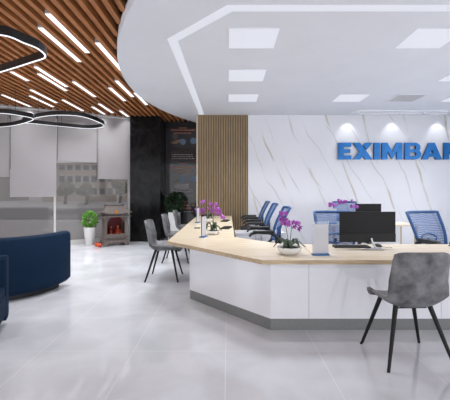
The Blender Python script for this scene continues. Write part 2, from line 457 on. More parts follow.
# roller blinds
blinds = [(97, 129.6, 178.3, .05, 'pale roller blind by the black column, hanging to mid height'),
          (57, 96.3, 161, .035, 'short pale roller blind between the long centre blind and the column side blind'),
          (10, 56.2, 196, .075, 'longest pale roller blind, reaching lowest of the blinds'),
          (-22, 9.5, 176, .05, 'pale roller blind at the left edge of the window wall')]
for a, c, pyb, off, lab in blinds:
    t0, t1 = tx(c), tx(a)
    mid = Vector(wallpt((t0+t1)/2, 0, -off)[:2]); zb = 1.4-(pyb-190)*mid.y/350
    r = thing('roller_blind', lab, 'blind', (mid.x, mid.y, 0), 0, 'roller blinds on the window wall')
    b = MB(); wbox(b, t0, t1, zb, 3.36, -off-.001, -off+.001)
    b.v = [(v[0]-mid.x, v[1]-mid.y, v[2]) for v in b.v]; b.build('fabric', M_blind, r)
    b = MB(); wbox(b, t0, t1, zb-.022, zb, -off-.008, -off+.008)
    b.v = [(v[0]-mid.x, v[1]-mid.y, v[2]) for v in b.v]; b.build('bottom_bar', M_blind, r)
    b = MB(); p, q = wallpt(t0+.01, 3.375, -off), wallpt(t1-.01, 3.375, -off)
    b.tube([(p[0]-mid.x, p[1]-mid.y, p[2]-.01), (q[0]-mid.x, q[1]-mid.y, q[2]-.01)], .024); b.build('roller_tube', M_alu, r)
    b = MB(); p = wallpt(t1-.012, 0, -off-.015)
    b.tube([(p[0]-mid.x, p[1]-mid.y, 3.3), (p[0]-mid.x, p[1]-mid.y, zb+.02 if pyb < 190 else 1.9)], .006, 6); b.build('chain', M_darkalu, r)

# ------------------------------------------------------------------ outside
b = MB(); b.box((-70, 9.2, -.32), (12, 90, -.20)); struct(b.build('ground', M_pave))
b = MB(); b.box((-70, 19, -.20), (12, 30, -.17)); struct(b.build('road', M_asph))
def building(x, y, w, d, h, floors, cols, mat, lab):
    r = thing('building', lab, 'building', (x, y, -.2), 0)
    b = MB(); b.box((-w/2, 0, 0), (w/2, d, h)); b.box((-w/2-.2, -.2, h), (w/2+.2, d+.2, h+.35)); b.build('facade', mat, r)
    for i in range(floors):
        for j in range(cols):
            cxx = -w/2+(j+.5)*w/cols; z = 1+(i)*h/floors
            m = MB(); m.box((cxx-w/cols*.32, -.06, z), (cxx+w/cols*.32, .02, z+h/floors*.5)); m.build('window', M_fwin, r)
building(-20, 48, 11, 8, 5.0, 3, 10, M_facade, 'beige low building with rows of dark windows, behind the glass left of the column')
building(-12, 62, 8, 8, 4.6, 3, 7, M_facade2, 'grey building seen farthest right through the glass beside the column')
building(-40, 50, 14, 8, 6.0, 3, 8, M_facade2, 'grey building seen at the far left between two blinds')
def tree(x, y, h, r0, lab):
    r = thing('tree', lab, 'tree', (x, y, -.2), 0, 'street trees')
    b = MB(); b.tube([(0,0,0), (.1,0,h*.3), (0,.1,h*.6)], [.2,.16,.1]); b.build('trunk', M_bark, r)
    bm = bmesh.new(); rnd = random.Random(x)
    for k in range(9):
        c = Vector((rnd.uniform(-1,1)*r0*.6, rnd.uniform(-1,1)*r0*.6, h*.62+rnd.uniform(-1,1)*r0*.5))
        bmesh.ops.create_icosphere(bm, subdivisions=2, radius=r0*rnd.uniform(.35,.6), matrix=Matrix.Translation(c))
    for v in bm.verts: v.co += Vector((rnd.uniform(-1,1), rnd.uniform(-1,1), rnd.uniform(-1,1)))*r0*.09
    me = bpy.data.meshes.new('crown'); bm.to_mesh(me); bm.free(); me.materials.append(M_crown)
    o = bpy.data.objects.new('crown', me); C.objects.link(o); o.parent = r
tree(-18.6, 40, 3.0, 1.0, 'street tree in front of the beige building, left of the two')
tree(-15.4, 38, 2.6, .9, 'smaller street tree in front of the beige building, right of the two')
tree(-13.3, 43, 3.4, 1.1, 'street tree between the beige and the grey building')
tree(-30, 38, 4.5, 2, 'street tree seen at the far left under a blind')

# ------------------------------------------------------------------ ceiling lights
def lin_panels():
    proto = None
    spec = [(0, 4.10, 'square ceiling light panel nearest the camera in the column above the desk corner', 0),
            (0, 5.52, 'square ceiling light panel in the middle of the left column', 0),
            (0, 6.94, 'square ceiling light panel farthest back in the left column', 0),
            (2.22, 4.10, 'large square ceiling light panel at the upper right', 0),
            (3.64, 5.52, 'square ceiling light panel cut by the right edge of the picture', 0),
            (2.22, 6.94, 'square ceiling light panel beside the grey air vent', 0),
            (4.54, 6.94, 'square ceiling light panel right of the grey air vent near the marble wall', 0)]
    for x, y, lab, _ in spec:
        if proto is None:
            proto = thing('ceiling_panel_light', lab, 'ceiling light', (x, y, ZW), 0, 'square panel lights in the white ceiling')
            m = MB()
            for a, c in (((0,0),(.62,.012)), ((0,.588),(.62,.60)), ((0,.012),(.012,.588)), ((.608,.012),(.62,.588))):
                m.box((a[0], a[1], -.004), (c[0], c[1], .0))
            m.build('frame', M_ceil, proto)
            m = MB(); m.box((.012, .012, -.003), (.608, .588, .0)); m.build('diffuser', M_panelE, proto); hidden_fill('panel_fill', proto, (.31, .30, -.008), .58, .56, PANEL_W)
        else: dup(proto, (x, y, ZW), 0, lab)
lin_panels()
# linear light line following the counter
def offset_poly(pts, w):
    out = []
    pts = [Vector(p) for p in pts]
    for side in (1, -1):
        row = []
        for i, p in enumerate(pts):
            ns = []
            if i > 0: d = (p-pts[i-1]).normalized(); ns.append(Vector((-d.y, d.x)))
            if i < len(pts)-1: d = (pts[i+1]-p).normalized(); ns.append(Vector((-d.y, d.x)))
            nn = sum(ns, Vector((0,0))).normalized(); c = nn.dot(ns[0])
            row.append(p+nn*w/2*side/c)
        out.append(row)
    return out[0], out[1]
path = [(-.66, 8.82), (-.70, 4.43), (.02, 3.655), (XR-.02, 3.655)]
A, B = offset_poly(path, .125)
b = MB()
for i in range(3): b.prism([A[i], A[i+1], B[i+1], B[i]], ZW-.004, ZW)
tag(b.build('linear_ceiling_light', M_lineE), 'long white light line set in the ceiling, bent to follow the counter', 'ceiling light')
# air vent
r = thing('air_vent', 'square grey louvred air vent in the white ceiling', 'vent', (3.36, 6.92, ZW))
b = MB(); b.box((0,0,-.012), (.62,.04,0)); b.box((0,.56,-.012), (.62,.60,0)); b.box((0,.04,-.012), (.04,.56,0)); b.box((.58,.04,-.012), (.62,.56,0)); b.build('frame', M_ceil, r)
b = MB(); b.box((.04,.04,-.002), (.58,.56,0)); b.build('backing', P('vent_dark', (.32,.32,.34), .6), r)
b = MB()
for i in range(9): b.box((.04, .06+i*.055, -.010), (.58, .085+i*.055, -.004))
b.build('louvre', P('vent_slat', (.55,.55,.58), .5), r)
# strip lights between slats
strips = [((43,14),(84,53),'wide-set strip light passing behind the upper ring pendant, nearer of the front pair'),
 ((36,28),(79,62),'strip light just left of the nearest one, ending at the upper ring pendant'),
 ((93,43),(119,71),'strip light running towards the edge of the white disc ceiling, nearest the disc'),
 ((114,81),(132,97),'short strip light right of a pair beside the disc edge'),
 ((108,88),(126,101),'short strip light left of a pair beside the disc edge'),
 ((37,67),(69,87),'middle pair of strip lights, the right one'),
 ((34,74),(66,91),'middle pair of strip lights, the left one'),
 ((75,82),(98,97),'single strip light between the middle pair and the disc edge pair'),
 ((8,72),(28,81),'strip light beyond the tip of the upper ring pendant'),
 ((29,90),(59,103),'back pair of strip lights at the left, the right one'),
 ((28,96),(56,107),'back pair of strip lights at the left, the left one'),
 ((62,100),(85,111),'single strip light above the right tip of the lower ring pendant'),
 ((96,104),(113,113),'back pair of strip lights near the blinds, the right one'),
 ((92,107),(108,116),'back pair of strip lights near the blinds, the left one'),
 ((117,111),(129,118),'strip light nearest the top of the black column'),
 ((0,95),(30,107),'strip light above the crossing of the two lower ring pendants'),
 ((135,93),(150,105),'strip light squeezed against the back of the disc edge')]
proto = None
for (a, c, lab) in strips:
    ya, yc = 700/(190-a[1]), 700/(190-c[1])
    xm = ((a[0]-228)/350*ya+(c[0]-228)/350*yc)/2
    xg = min(gx, key=lambda g: abs(g-xm))
    yc = min(yc, wall_y(xg)-.15)
    L = yc-ya
    r = thing('strip_light', lab, 'ceiling light', (xg, ya, ZS), 0, 'strip lights between the timber slats')
    m = MB(); m.box((-.034, 0, .006), (.034, L, .07)); m.build('housing', M_alu, r)
    m = MB(); m.box((-.032, .004, -.002), (.032, L-.004, .006)); m.build('diffuser', M_stripE, r)
    hidden_fill('strip_fill', r, (0, L/2, -.006), .05, L-.02, STRIP_W*L)
for x, y, lab in ((-1.2,-1.4,'nearest the glazed front, above the right side of the lobby'),(-4.0,-1.6,'near the glazed front, above the middle of the lobby'),
    (-6.3,1.6,'nearest the plain left wall'),(-2.9,1.2,'above the open floor beside the camera'),(-4.6,3.0,'above the cut-off curved sofa'),(3.0,-1.9,'nearest the glazed front at the right')):
    xg = min(gx, key=lambda g: abs(g-x))
    r = thing('strip_light', 'added unseen strip light '+lab, 'ceiling light', (xg, y, ZS), 0, 'strip lights between the timber slats')
    m = MB(); m.box((-.034, 0, .006), (.034, 1.2, .07)); m.build('housing', M_alu, r)
    m = MB(); m.box((-.032, .004, -.002), (.032, 1.196, .006)); m.build('diffuser', M_stripE, r)
    hidden_fill('strip_fill', r, (0, .6, -.006), .05, 1.18, STRIP_W*2.3)  # these strips are out of view, added to brighten the room from above
# downlight fittings near marble wall with their spots
r = thing('downlight_track', 'white recessed downlight track along the top of the marble wall', 'track light', (0, 0, 0))
b = MB(); b.box((3.03, 8.30, ZW-.035), (XR-.05, 8.33, ZW)); b.box((3.03, 8.33, ZW-.02), (XR-.05, 8.62, ZW-.001)); b.build('housing', M_white, r)
xs = [3.05, 4.02, 4.6, 5.25, 6.1]
for a, c in zip(xs, xs[1:]):
    b = MB(); y = 8.29
    w = c-a-.08
    b.tube([(a+.05, y, ZW-.03), (a+.04, y, ZW-.07), (a+.08, y, ZW-.095), (a+w-.0, y, ZW-.095), (a+w+.04, y, ZW-.07), (a+w+.03, y, ZW-.03)], .012, 6)
    b.build('lamp_cover', M_white, r)
for x in (3.02, 4.16, 5.30, 6.3):
    L = bpy.data.lights.new('spot', 'SPOT'); L.energy = 10; L.spot_size = math.radians(78); L.spot_blend = .7; L.color = (.95, .97, 1); L.shadow_soft_size = .03
    o = bpy.data.objects.new('spot_lamp', L); C.objects.link(o); o.location = (x, YB-.24, ZW-.05); o.rotation_euler = (math.radians(22), 0, 0)
    o.parent = r

# ------------------------------------------------------------------ ring pendants
def ring(name, zc, ctrl, wires, lab):
    """closed band through control points (world x,y) at height zc"""
    P_ = [Vector((p[0], p[1])) for p in ctrl]; n = len(P_)
    c = sum(P_, Vector((0,0)))/n
    pts = []
    for i in range(n):
        p0, p1, p2, p3 = P_[i-1], P_[i], P_[(i+1)%n], P_[(i+2)%n]
        for k in range(14):
            t = k/14
            pts.append(.5*((2*p1)+(p2-p0)*t+(2*p0-5*p1+4*p2-p3)*t*t+(3*p1-p0-3*p2+p3)*t**3))
    r = thing(name, lab, 'pendant light', (c.x, c.y, zc), 0, 'black ring pendants')
    m = len(pts)
    def band(w0, w1, z0, z1):
        b = MB(); vs = []; fs = []
        for i, p in enumerate(pts):
            d = (pts[(i+1)%m]-pts[i-1]).normalized(); nn = Vector((-d.y, d.x))
            if nn.dot(c-p) < 0: nn = -nn     # inward
            q = p-c
            for w, z in ((w0,z0),(w1,z0),(w1,z1),(w0,z1)):
                vs.append((q.x+nn.x*w, q.y+nn.y*w, z))
        for i in range(m):
            j = (i+1) % m
            for k in range(4): fs.append((i*4+k, i*4+(k+1)%4, j*4+(k+1)%4, j*4+k))
        b.add(vs, fs); return b
    band(0, .024, 0, .085).build('housing', M_blkm, r)
    band(.006, .020, -.008, 0).build('diffuser', M_ringE, r)
    for wp in wires:
        b = MB(); b.tube([(wp[0]-c.x, wp[1]-c.y, .07), (wp[0]-c.x, wp[1]-c.y, ZS+.10-zc)], .004, 5); b.build('wire', M_wire, r)
    return r
def pt(px, py, z): Y = (z-1.4)*350/(190-py); return ((px-228)/350*Y, Y)
z2 = 2.97
c2 = [pt(22,122,z2), pt(38,117,z2), pt(60,114.8,z2), pt(85,117,z2), pt(104.5,125.5,z2), pt(90,128.5,z2), pt(60,126.2,z2), pt(38,124,z2)]
ring('ring_pendant', z2, c2, [pt(38.5,117,z2), pt(61.5,126.3,z2)], 'lower black ring pendant whose lit tip points at the right-hand blind')
z3 = 2.85
c3 = [pt(34,119.5,z3), pt(20,115.3,z3), pt(0,113,z3), pt(-22,114,z3), pt(-36,119,z3), pt(-26,125,z3), pt(-8,127,z3), pt(14,125.5,z3)]
ring('ring_pendant', z3, c3, [pt(8,126.5,z3), pt(15.5,114.5,z3)], 'lower black ring pendant cut by the left edge, overlapping its neighbour')
z1 = 2.85
c1 = [pt(46.5,57,z1), pt(40,49,z1), pt(25,42.5,z1), pt(0,34,z1), pt(-60,32,z1), pt(-95,52,z1), pt(-70,76,z1), pt(-30,80,z1), pt(0,72.5,z1), pt(33,62.3,z1)]
ring('ring_pendant', z1, c1, [pt(-50,33,z1), pt(-40,80,z1)], 'upper black ring pendant, largest and nearest, with its tip among the slats')

# ------------------------------------------------------------------ reception counter
def off(pts, d):
    """offset open polyline to its right-hand/inner side by d"""
    A, B = offset_poly(pts, 2*d); return A
TOPZ, TT = .75, .042
outer = [(-.775, 8.80), (-.775, 4.46), (.316, 3.25), (6.2, 3.25)]
def inner(pts, d):
    A, B = offset_poly(pts, 2*d)
    return A if (A[1]-Vector((2, 6))).length < (B[1]-Vector((2, 6))).length else B
inn = inner(outer, .865); inn2 = inn[:]
inn2[2] = Vector((.67, 4.20)); inn2[3] = Vector((6.2, 4.20)); inn2[1] = Vector((.09, 4.84)); inn2[0] = Vector((.09, 8.80))
o_ = [Vector(p) for p in outer]
counter = thing('reception_counter', 'long angled reception counter with oak worktop and glossy white front', 'counter')
def seg(name, poly, mat, z0, z1, **k):
    b = MB(); b.prism([tuple(p) for p in poly], z0, z1); return b.build(name, mat, counter, **k)
g = .004
js = [.83, 2.15, 3.47, 4.79]
# worktop pieces: side run, corner + front until first joint, further front pieces
f1 = [o_[1], o_[2], Vector((js[0]-.0, 3.25)), Vector((js[0]+.045, 4.20)), inn2[2], inn2[1]]
seg('worktop', [o_[0], o_[1], inn2[1], inn2[0]], M_oak, TOPZ-TT, TOPZ, bevel=.002)
seg('worktop', f1, M_oak, TOPZ-TT, TOPZ, bevel=.002)
xa, xb = js[0], js[0]+.045
for q in js[1:]+[6.2]:
    seg('worktop', [Vector((xa+g, 3.25)), Vector((q, 3.25)), Vector((q, 4.20)), Vector((xb+g, 4.20))], M_oak, TOPZ-TT, TOPZ, bevel=.002)
    xa = xb = q
# oak edge band on outer faces
eo = [Vector(p)*2-q for p, q in zip(outer, inner(outer, .003))]
b = MB()
A2, B2 = [Vector(p) for p in outer], eo
for i in range(3): b.prism([A2[i], A2[i+1], B2[i+1], B2[i]], TOPZ-TT+.001, TOPZ-.001)
b.build('edge_band', M_oakedge, counter)
body_o = inner(outer, .245); 
body_i = inner(outer, .285)
def slide(q): q[0].x += .035; q[1].x += .035; q[1].y -= .0388
for q in (body_o, body_i): slide(q)
for i in range(1):
    seg('front_panel', [body_o[0], body_o[1], body_i[1], body_i[0]], M_gloss, .115, TOPZ-TT)
seg('front_panel', [body_o[1]+Vector((.0,-.0)), body_o[2], body_i[2], body_i[1]], M_gloss, .115, TOPZ-TT)
xs = [body_o[2].x, .808, 2.13, 3.45, 4.77, 6.2]
for a, c in zip(xs, xs[1:]):
    seg('front_panel', [Vector((a+(.002 if a != xs[0] else 0), body_o[2].y)), Vector((c-.002, body_o[2].y)), Vector((c-.002, body_i[2].y)), Vector((a+(.002 if a != xs[0] else .02), body_i[2].y))], M_gloss, .115, TOPZ-TT)
pl_o = inner(outer, .25); pl_i = inner(outer, .30)
for q in (pl_o, pl_i): slide(q)
b = MB()
for i in range(3): b.prism([pl_o[i], pl_o[i+1], pl_i[i+1], pl_i[i]], 0, .115)
b.build('plinth', M_plinth, counter)
b = MB()   # inner supports
b.box((-.38, 8.1, 0), (.05, 8.13, TOPZ-TT)); b.box((-.38, 6.3, 0), (.05, 6.33, TOPZ-TT)); 
for x in (2.14, 3.46, 4.78): b.box((x, 3.56, 0), (x+.03, 4.15, TOPZ-TT))
b.box((.60, 3.60, 0), (.63, 4.15, TOPZ-TT))
b.build('support_panel', M_white, counter)

# ------------------------------------------------------------------ guest chairs
def guest_chair():
    r = thing('guest_chair', '', 'chair')
    prof = [(.255,.445,.40),(.235,.470,.43),(.16,.475,.46),(.05,.462,.475),(-.06,.455,.48),(-.15,.470,.475),(-.205,.515,.47),(-.235,.60,.465),(-.255,.70,.46),(-.275,.80,.45),(-.295,.885,.445),(-.302,.922,.435)]
    def fn(u, v):
        f = u*(len(prof)-1); i = min(int(f), len(prof)-2); t = f-i
        y = prof[i][0]*(1-t)+prof[i+1][0]*t; z = prof[i][1]*(1-t)+prof[i+1][1]*t; w = prof[i][2]*(1-t)+prof[i+1][2]*t
        s = 2*v-1
        seatk = max(0, 1-abs(u-.36)/.42); backk = max(0, min(1, (u-.5)/.2))
        curl = s*s*(abs(s))
        x = s*w/2
        z2 = z+curl*.10*seatk
        if u > .88: z2 -= (s**8)*.022
        if u < .08: y -= (s**4)*.02
        y2 = y+curl*.055*backk
        x *= 1+.06*seatk
        return (x, y2, z2)
    b = MB(); b.grid(fn, 34, 17)
    b.build('seat_shell', M_suede, r, smooth='all', solid=.026)
    for sx in (-1, 1):
        for fy, ty in ((.245, .13), (-.265, -.12)):
            b = MB(); b.tube([(sx*.27, fy, .0), (sx*.262, fy*.96+.0, .02), (sx*.138, ty, .472)], [.012, .0125, .020], 12)
            b.build('leg', M_leg, r, smooth=True)
    b = MB()
    b.tube([(-.12,.12,.444),(.12,.12,.444)], .006, 6); b.tube([(-.12,-.11,.444),(.12,-.11,.444)], .006, 6)
    b.build('under_frame', M_blkm, r)
    return r
gc = guest_chair()
gc.location = (1.49, 2.955, 0); gc.rotation_euler = (0, 0, math.radians(2)); gc['label'] = 'grey suede chair in the right foreground, back to the camera, facing the counter'; gc['group'] = 'grey guest chairs at the counter'
dup(gc, (-1.0, 5.57, 0), -PI/2, 'grey suede guest chair nearest the camera in the row of three at the counter side')
dup(gc, (-1.0, 6.95, 0), -PI/2, 'grey suede guest chair in the middle of the row of three at the counter side')
dup(gc, (-1.0, 8.35, 0), -PI/2, 'grey suede guest chair farthest back in the row of three, near the potted bush')

# ------------------------------------------------------------------ staff chairs
def staff_chair():
    r = thing('office_chair', '', 'chair')
    prof = [(-.235,.60,.42),(-.25,.70,.47),(-.275,.80,.50),(-.315,.90,.52),(-.365,1.0,.53),(-.43,1.12,.54)]
    def pr(u):
        f = u*(len(prof)-1); i = min(int(f), len(prof)-2); t = f-i
        return [prof[i][k]*(1-t)+prof[i+1][k]*t for k in range(3)]
    def fn(u, v):
        y, z, w = pr(u); s = 2*v-1
        return (s*(w/2-.012), y-.045*(1-s*s)+.02, z)
    b = MB(); b.grid(fn, 14, 11); b.build('mesh_back', M_bluem, r, smooth='all')
    pts = []
    for i in range(9): y, z, w = pr(i/8); pts.append((-w/2, y+.02, z))
    for i in range(1, 12): s = -1+i/6; y, z, w = pr(1); pts.append((s*w/2, y-.045*(1-s*s)+.02, z)) if abs(s) < 1 else None
    for i in range(8, -1, -1): y, z, w = pr(i/8); pts.append((w/2, y+.02, z))
    for i in range(1, 6): s = 1-i/3; y, z, w = pr(0); pts.append((s*w/2, y-.045*(1-s*s)+.02, z)) if abs(s) < 1 else None
    b = MB(); b.tube(pts, .021, 8, closed=True); b.build('back_frame', M_bluef, r, smooth='all')
    b = MB(); el = [(.13*math.cos(2*PI*i/20), -.285-.02*abs(math.sin(2*PI*i/20)), .76+.065*math.sin(2*PI*i/20)) for i in range(20)]
    b.tube(el, .012, 6, closed=True); b.build('lumbar_support', M_bluef, r, smooth='all')
    b = MB()
    def sf(u, v):
        a = 2*v-1; c = 2*u-1
        return (c*.25*(1-.12*a**4), a*.24*(1-.12*c**4), .50-.02*max(0, a)**3+.012*(c*c))
    b.grid(sf, 12, 12); b.build('seat', M_blk, r, smooth='all', solid=.06)
    for sx in (-1, 1):
        b = MB(); b.tube([(sx*.24,-.04,.47),(sx*.29,-.10,.49),(sx*.305,-.20,.56),(sx*.305,-.23,.65),(sx*.30,-.19,.72),(sx*.30,-.10,.755),(sx*.30,.08,.762),(sx*.30,.17,.745),(sx*.30,.20,.70)], [.020,.022,.024,.026,.027,.024,.022,.022,.016], 10)
        a = b.build('armrest', M_blk, r, smooth=True)
        b = MB(); b.cbox((sx*.30, -.01, .775), (.08, .32, .035)); b.build('arm_pad', M_blk, a, bevel=.014)
    b = MB(); b.tube([(0,-.10,.46),(0,-.24,.47),(0,-.30,.58),(0,-.30,.76)], .022, 8); b.build('back_spine', M_blk, r, smooth=True)
    b = MB(); b.lathe([(.05,.0),(.05,.03),(.028,.04),(.028,.22),(.018,.22),(.018,.38)], 14, (0,0,.08)); b.build('gas_lift', M_blkm, r)
    b = MB()
    for k in range(5):
        t = 2*PI*k/5+.3; b.tube([(0,0,.11),(.28*math.cos(t),.28*math.sin(t),.075)], [.025,.014], 8)
    b.build('star_base', M_blk, r)
    for k in range(5):
        t = 2*PI*k/5+.3; c = Vector((.28*math.cos(t), .28*math.sin(t), .03)); n_ = Vector((-math.sin(t), math.cos(t), 0))*.02
        b = MB(); b.tube([c-n_, c+n_], .03, 12); b.tube([c, c+Vector((0,0,.05))], .008, 6); b.build('caster', M_blk, r)
    return r
sc0 = staff_chair(); G = 'blue mesh office chairs behind the counter'
sc0.location = (.52, 5.55, 0); sc0.rotation_euler = (0, 0, PI/2); sc0['label'] = 'blue mesh office chair nearest of the three in side view behind the side counter'; sc0['group'] = G
dup(sc0, (.52, 6.95, 0), PI/2, 'blue mesh office chair in the middle of the three seen side-on')
dup(sc0, (.52, 8.25, 0), PI/2, 'blue mesh office chair farthest of the three seen side-on, near the marble wall')
dup(sc0, (1.47, 4.50, 0), PI, 'blue mesh office chair half hidden behind the front monitor', sc=.975)
dup(sc0, (2.82, 4.50, 0), PI+math.radians(16), 'blue mesh office chair at the right, right of the front monitor', sc=.975)
dup(sc0, (2.72, 7.78, 0), PI, 'blue mesh office chair farthest back, behind the rear desk')

# ------------------------------------------------------------------ low cabinet, rear desk
r = thing('storage_cabinet', 'low white cabinet with pale wood top between the side-on office chairs', 'cabinet', (.13, 6.02, 0))
b = MB(); b.box((0,0,0), (.86,.46,.63)); b.build('body', M_gloss, r, bevel=.003)
b = MB(); b.box((-.01,-.01,.63), (.87,.47,.66)); b.build('top', M_gloss, r, bevel=.002)
for i in range(2):
    b = MB(); b.box((.02+i*.42, -.014, .04), (.42+i*.42, 0, .60)); d = b.build('door', M_gloss, r, bevel=.002)
    b = MB(); b.box((.34+i*.10, -.024, .50), (.352+i*.10, -.014, .62)); b.build('handle', M_chrome, d)
r = thing('rear_desk', 'light oak rear desk by the marble wall, behind the front monitor', 'desk', (1.95, 6.55, 0))
b = MB(); b.box((0,0,.72), (1.62,.65,.75)); b.build('desktop', M_oak, r, bevel=.002)
for x in (0.02, 1.56):
    b = MB(); b.box((x, .0, 0), (x+.04, .05, .72)); b.build('leg', M_oakedge, r)
    b = MB(); b.box((x, .60, 0), (x+.04, .65, .72)); b.build('leg', M_oakedge, r)
b = MB(); b.box((.06, .58, .30), (1.56, .60, .72)); b.build('modesty_panel', M_white, r)

# ------------------------------------------------------------------ monitors etc.
def monitor(loc, w, h, zbot, lab, rz=0, desk=.75):
    r = thing('monitor', lab, 'monitor', loc, rz, 'black computer monitors')
    zb = zbot-desk
    b = MB(); b.box((-w/2, -.012, zb), (w/2, .012, zb+h)); b.build('housing', M_screen, r, bevel=.003)
    b = MB(); b.box((-w/2+.0, -.016, zb+.002), (w/2, -.0125, zb+h*.27)); b.build('lower_cover', M_bezel, r)
    b = MB(); b.box((-w/2+.01, .0125, zb+.02), (w/2-.01, .0145, zb+h-.01)); b.build('screen', M_blk, r)
    return r
m = monitor((1.545, 3.88, .75), .615, .335, .825, 'large black monitor seen from behind on the front counter')
b = MB()
b.tube([(.03,-.03,.12),(.045,-.045,.06),(.07,-.06,.012)], .011, 8)
b.tube([(.07,-.06,.010),(-.09,-.085,.008)], [.010,.007], 8); b.tube([(.07,-.06,.010),(.14,-.02,.008)], [.010,.007], 8)
b.tube([(-.04,-.10,.006),(.13,-.12,.006)], .007, 8); b.cbox((.05,-.07,.006), (.11,.05,.008))
b.build('stand', M_chrome, m, smooth=True)
m2 = monitor((2.75, 6.86, .75), .50, .30, .83, 'smaller black monitor on the rear desk, showing above the front monitor')
b = MB(); b.tube([(0,0,0),(0,0,.12)], .02, 8); b.cbox((0,.0,.006), (.2,.15,.012)); b.build('stand', M_blk, m2)
def keyboard(loc, rz, w, lab, d=.13):
    r = thing('keyboard', lab, 'keyboard', loc, rz, 'black keyboards')
    b = MB(); b.prism([(-w/2,-d/2),(w/2,-d/2),(w/2,d/2),(-w/2,d/2)], 0, .018); b.build('base', M_blk, r, bevel=.003)
    b = MB(); n = 14
    for i in range(n):
        for j in range(4):
            x0 = -w/2+.01+i*(w-.02)/n; y0 = -d/2+.01+j*(d-.02)/4
            b.box((x0, y0, .018), (x0+(w-.02)/n*.8, y0+(d-.02)/4*.8, .023))
    b.build('key', M_bezel, r)['kind'] = 'stuff'
    return r
keyboard((1.40, 3.98, .75), math.radians(-3), .40, 'black keyboard on the front counter beneath the monitor')
keyboard((-.03, 5.95, .75), math.radians(80), .32, 'black keyboard on the side counter beside the nearer orchid bowl', .15)
keyboard((-.06, 7.30, .75), math.radians(82), .34, 'black keyboard at the far end of the side counter', .15)
r = thing('mouse', 'black computer mouse with thin cord right of the monitor stand', 'mouse', (1.72, 4.02, .75), .4)
b = MB(); b.grid(lambda u, v: (.034*math.cos(PI*u)*math.sin(PI*(.04+.92*v)), .058*math.cos(PI*(.04+.92*v)), .036*math.sin(PI*u)*math.sin(PI*(.04+.92*v))), 12, 12)
b.build('shell', M_blk, r, smooth='all')
b = MB(); b.tube([(0,-.055,.01),(.03,-.10,.004),(.07,-.09,.004),(.08,-.13,.004)], .0025, 6); b.build('cord', M_wire, r)
b = MB(); b.box((-.06,-.05,0), (.12,.05,.014))
tag(b.build('telephone', M_blk, loc=(2.62, 4.02, .75), bevel=.004), 'small flat black device at the right edge of the counter', 'device')
b = MB(); b.box((-.05,-.06,0), (.05,.06,.012))
tag(b.build('card_tray', M_blk, loc=(-.52, 5.95, .75), bevel=.003), 'small dark tray left of the orchids on the side counter', 'tray')

# ------------------------------------------------------------------ acrylic signs
def sign(loc, rz, w, h, lab, rows=3):
    r = thing('acrylic_sign', lab, 'sign holder', loc, rz, 'clear acrylic sign holders')
    b = MB(); b.box((-w/2, -.035, 0), (w/2, .035, .014)); b.build('foot', M_acrblue, r, bevel=.002)
    b = MB(); b.box((-w/2, -.004, .014), (w/2, .004, h)); b.build('holder', M_acr, r)
    b = MB(); b.box((-w/2+.004, -.0055, .02), (w/2-.004, -.0045, h*.92)); p = b.build('sheet', M_paper, r)
    b = MB(); b.box((-w/2+.01, -.0065, h*.48), (w/2-.01, -.0056, h*.487))
    for k in range(rows): b.box((-w*.32, -.0065, h*(.66+.06*k)), (w*.32, -.0056, h*(.664+.06*k)))
    b.build('printing', M_ink, p)
    return r
sign((.925, 3.50, .75), math.radians(3), .165, .335, 'clear sign holder with white sheet and blue foot, right of the front orchid bowl')
sign((-.335, 4.83, .75), math.radians(70), .15, .31, 'clear sign holder with blue foot in front of the nearer side counter orchid')
sign((-.60, 6.95, .75), math.radians(75), .15, .31, 'clear sign holder with blue foot at the far end of the side counter')
sign((2.0, 6.72, .75), 0, .17, .32, 'clear sign holder on the rear desk beside an orchid')

# ------------------------------------------------------------------ orchids
def blossom(b, bc, c, s, rnd):
    c = Vector(c)
    az = rnd.uniform(0, 2*PI); tilt = rnd.uniform(.9, 1.7)
    M = Matrix.Translation(c) @ Matrix.Rotation(az, 4, 'Z') @ Matrix.Rotation(tilt, 4, 'X') @ Matrix.Rotation(rnd.uniform(0, 6), 4, 'Z')
    for k in range(5):
        t = 2*PI*k/5; w = s*(.55 if k % 2 else .42)
        R_ = M @ Matrix.Rotation(t, 4, 'Z')
        b.add([(0,0,0),(w*.8,s*.45,.004),(w*.55,s*.85,-.006),(0,s*1.05,-.012),(-w*.55,s*.85,-.006),(-w*.8,s*.45,.004),(0,s*.5,.008)],
              [(0,1,6),(1,2,6),(2,3,6),(3,4,6),(4,5,6),(5,0,6)], R_)
    bc.lathe([(.001,-.004),(s*.22,.002),(s*.16,s*.25),(.001,s*.35)], 6, (0,0,0), M)
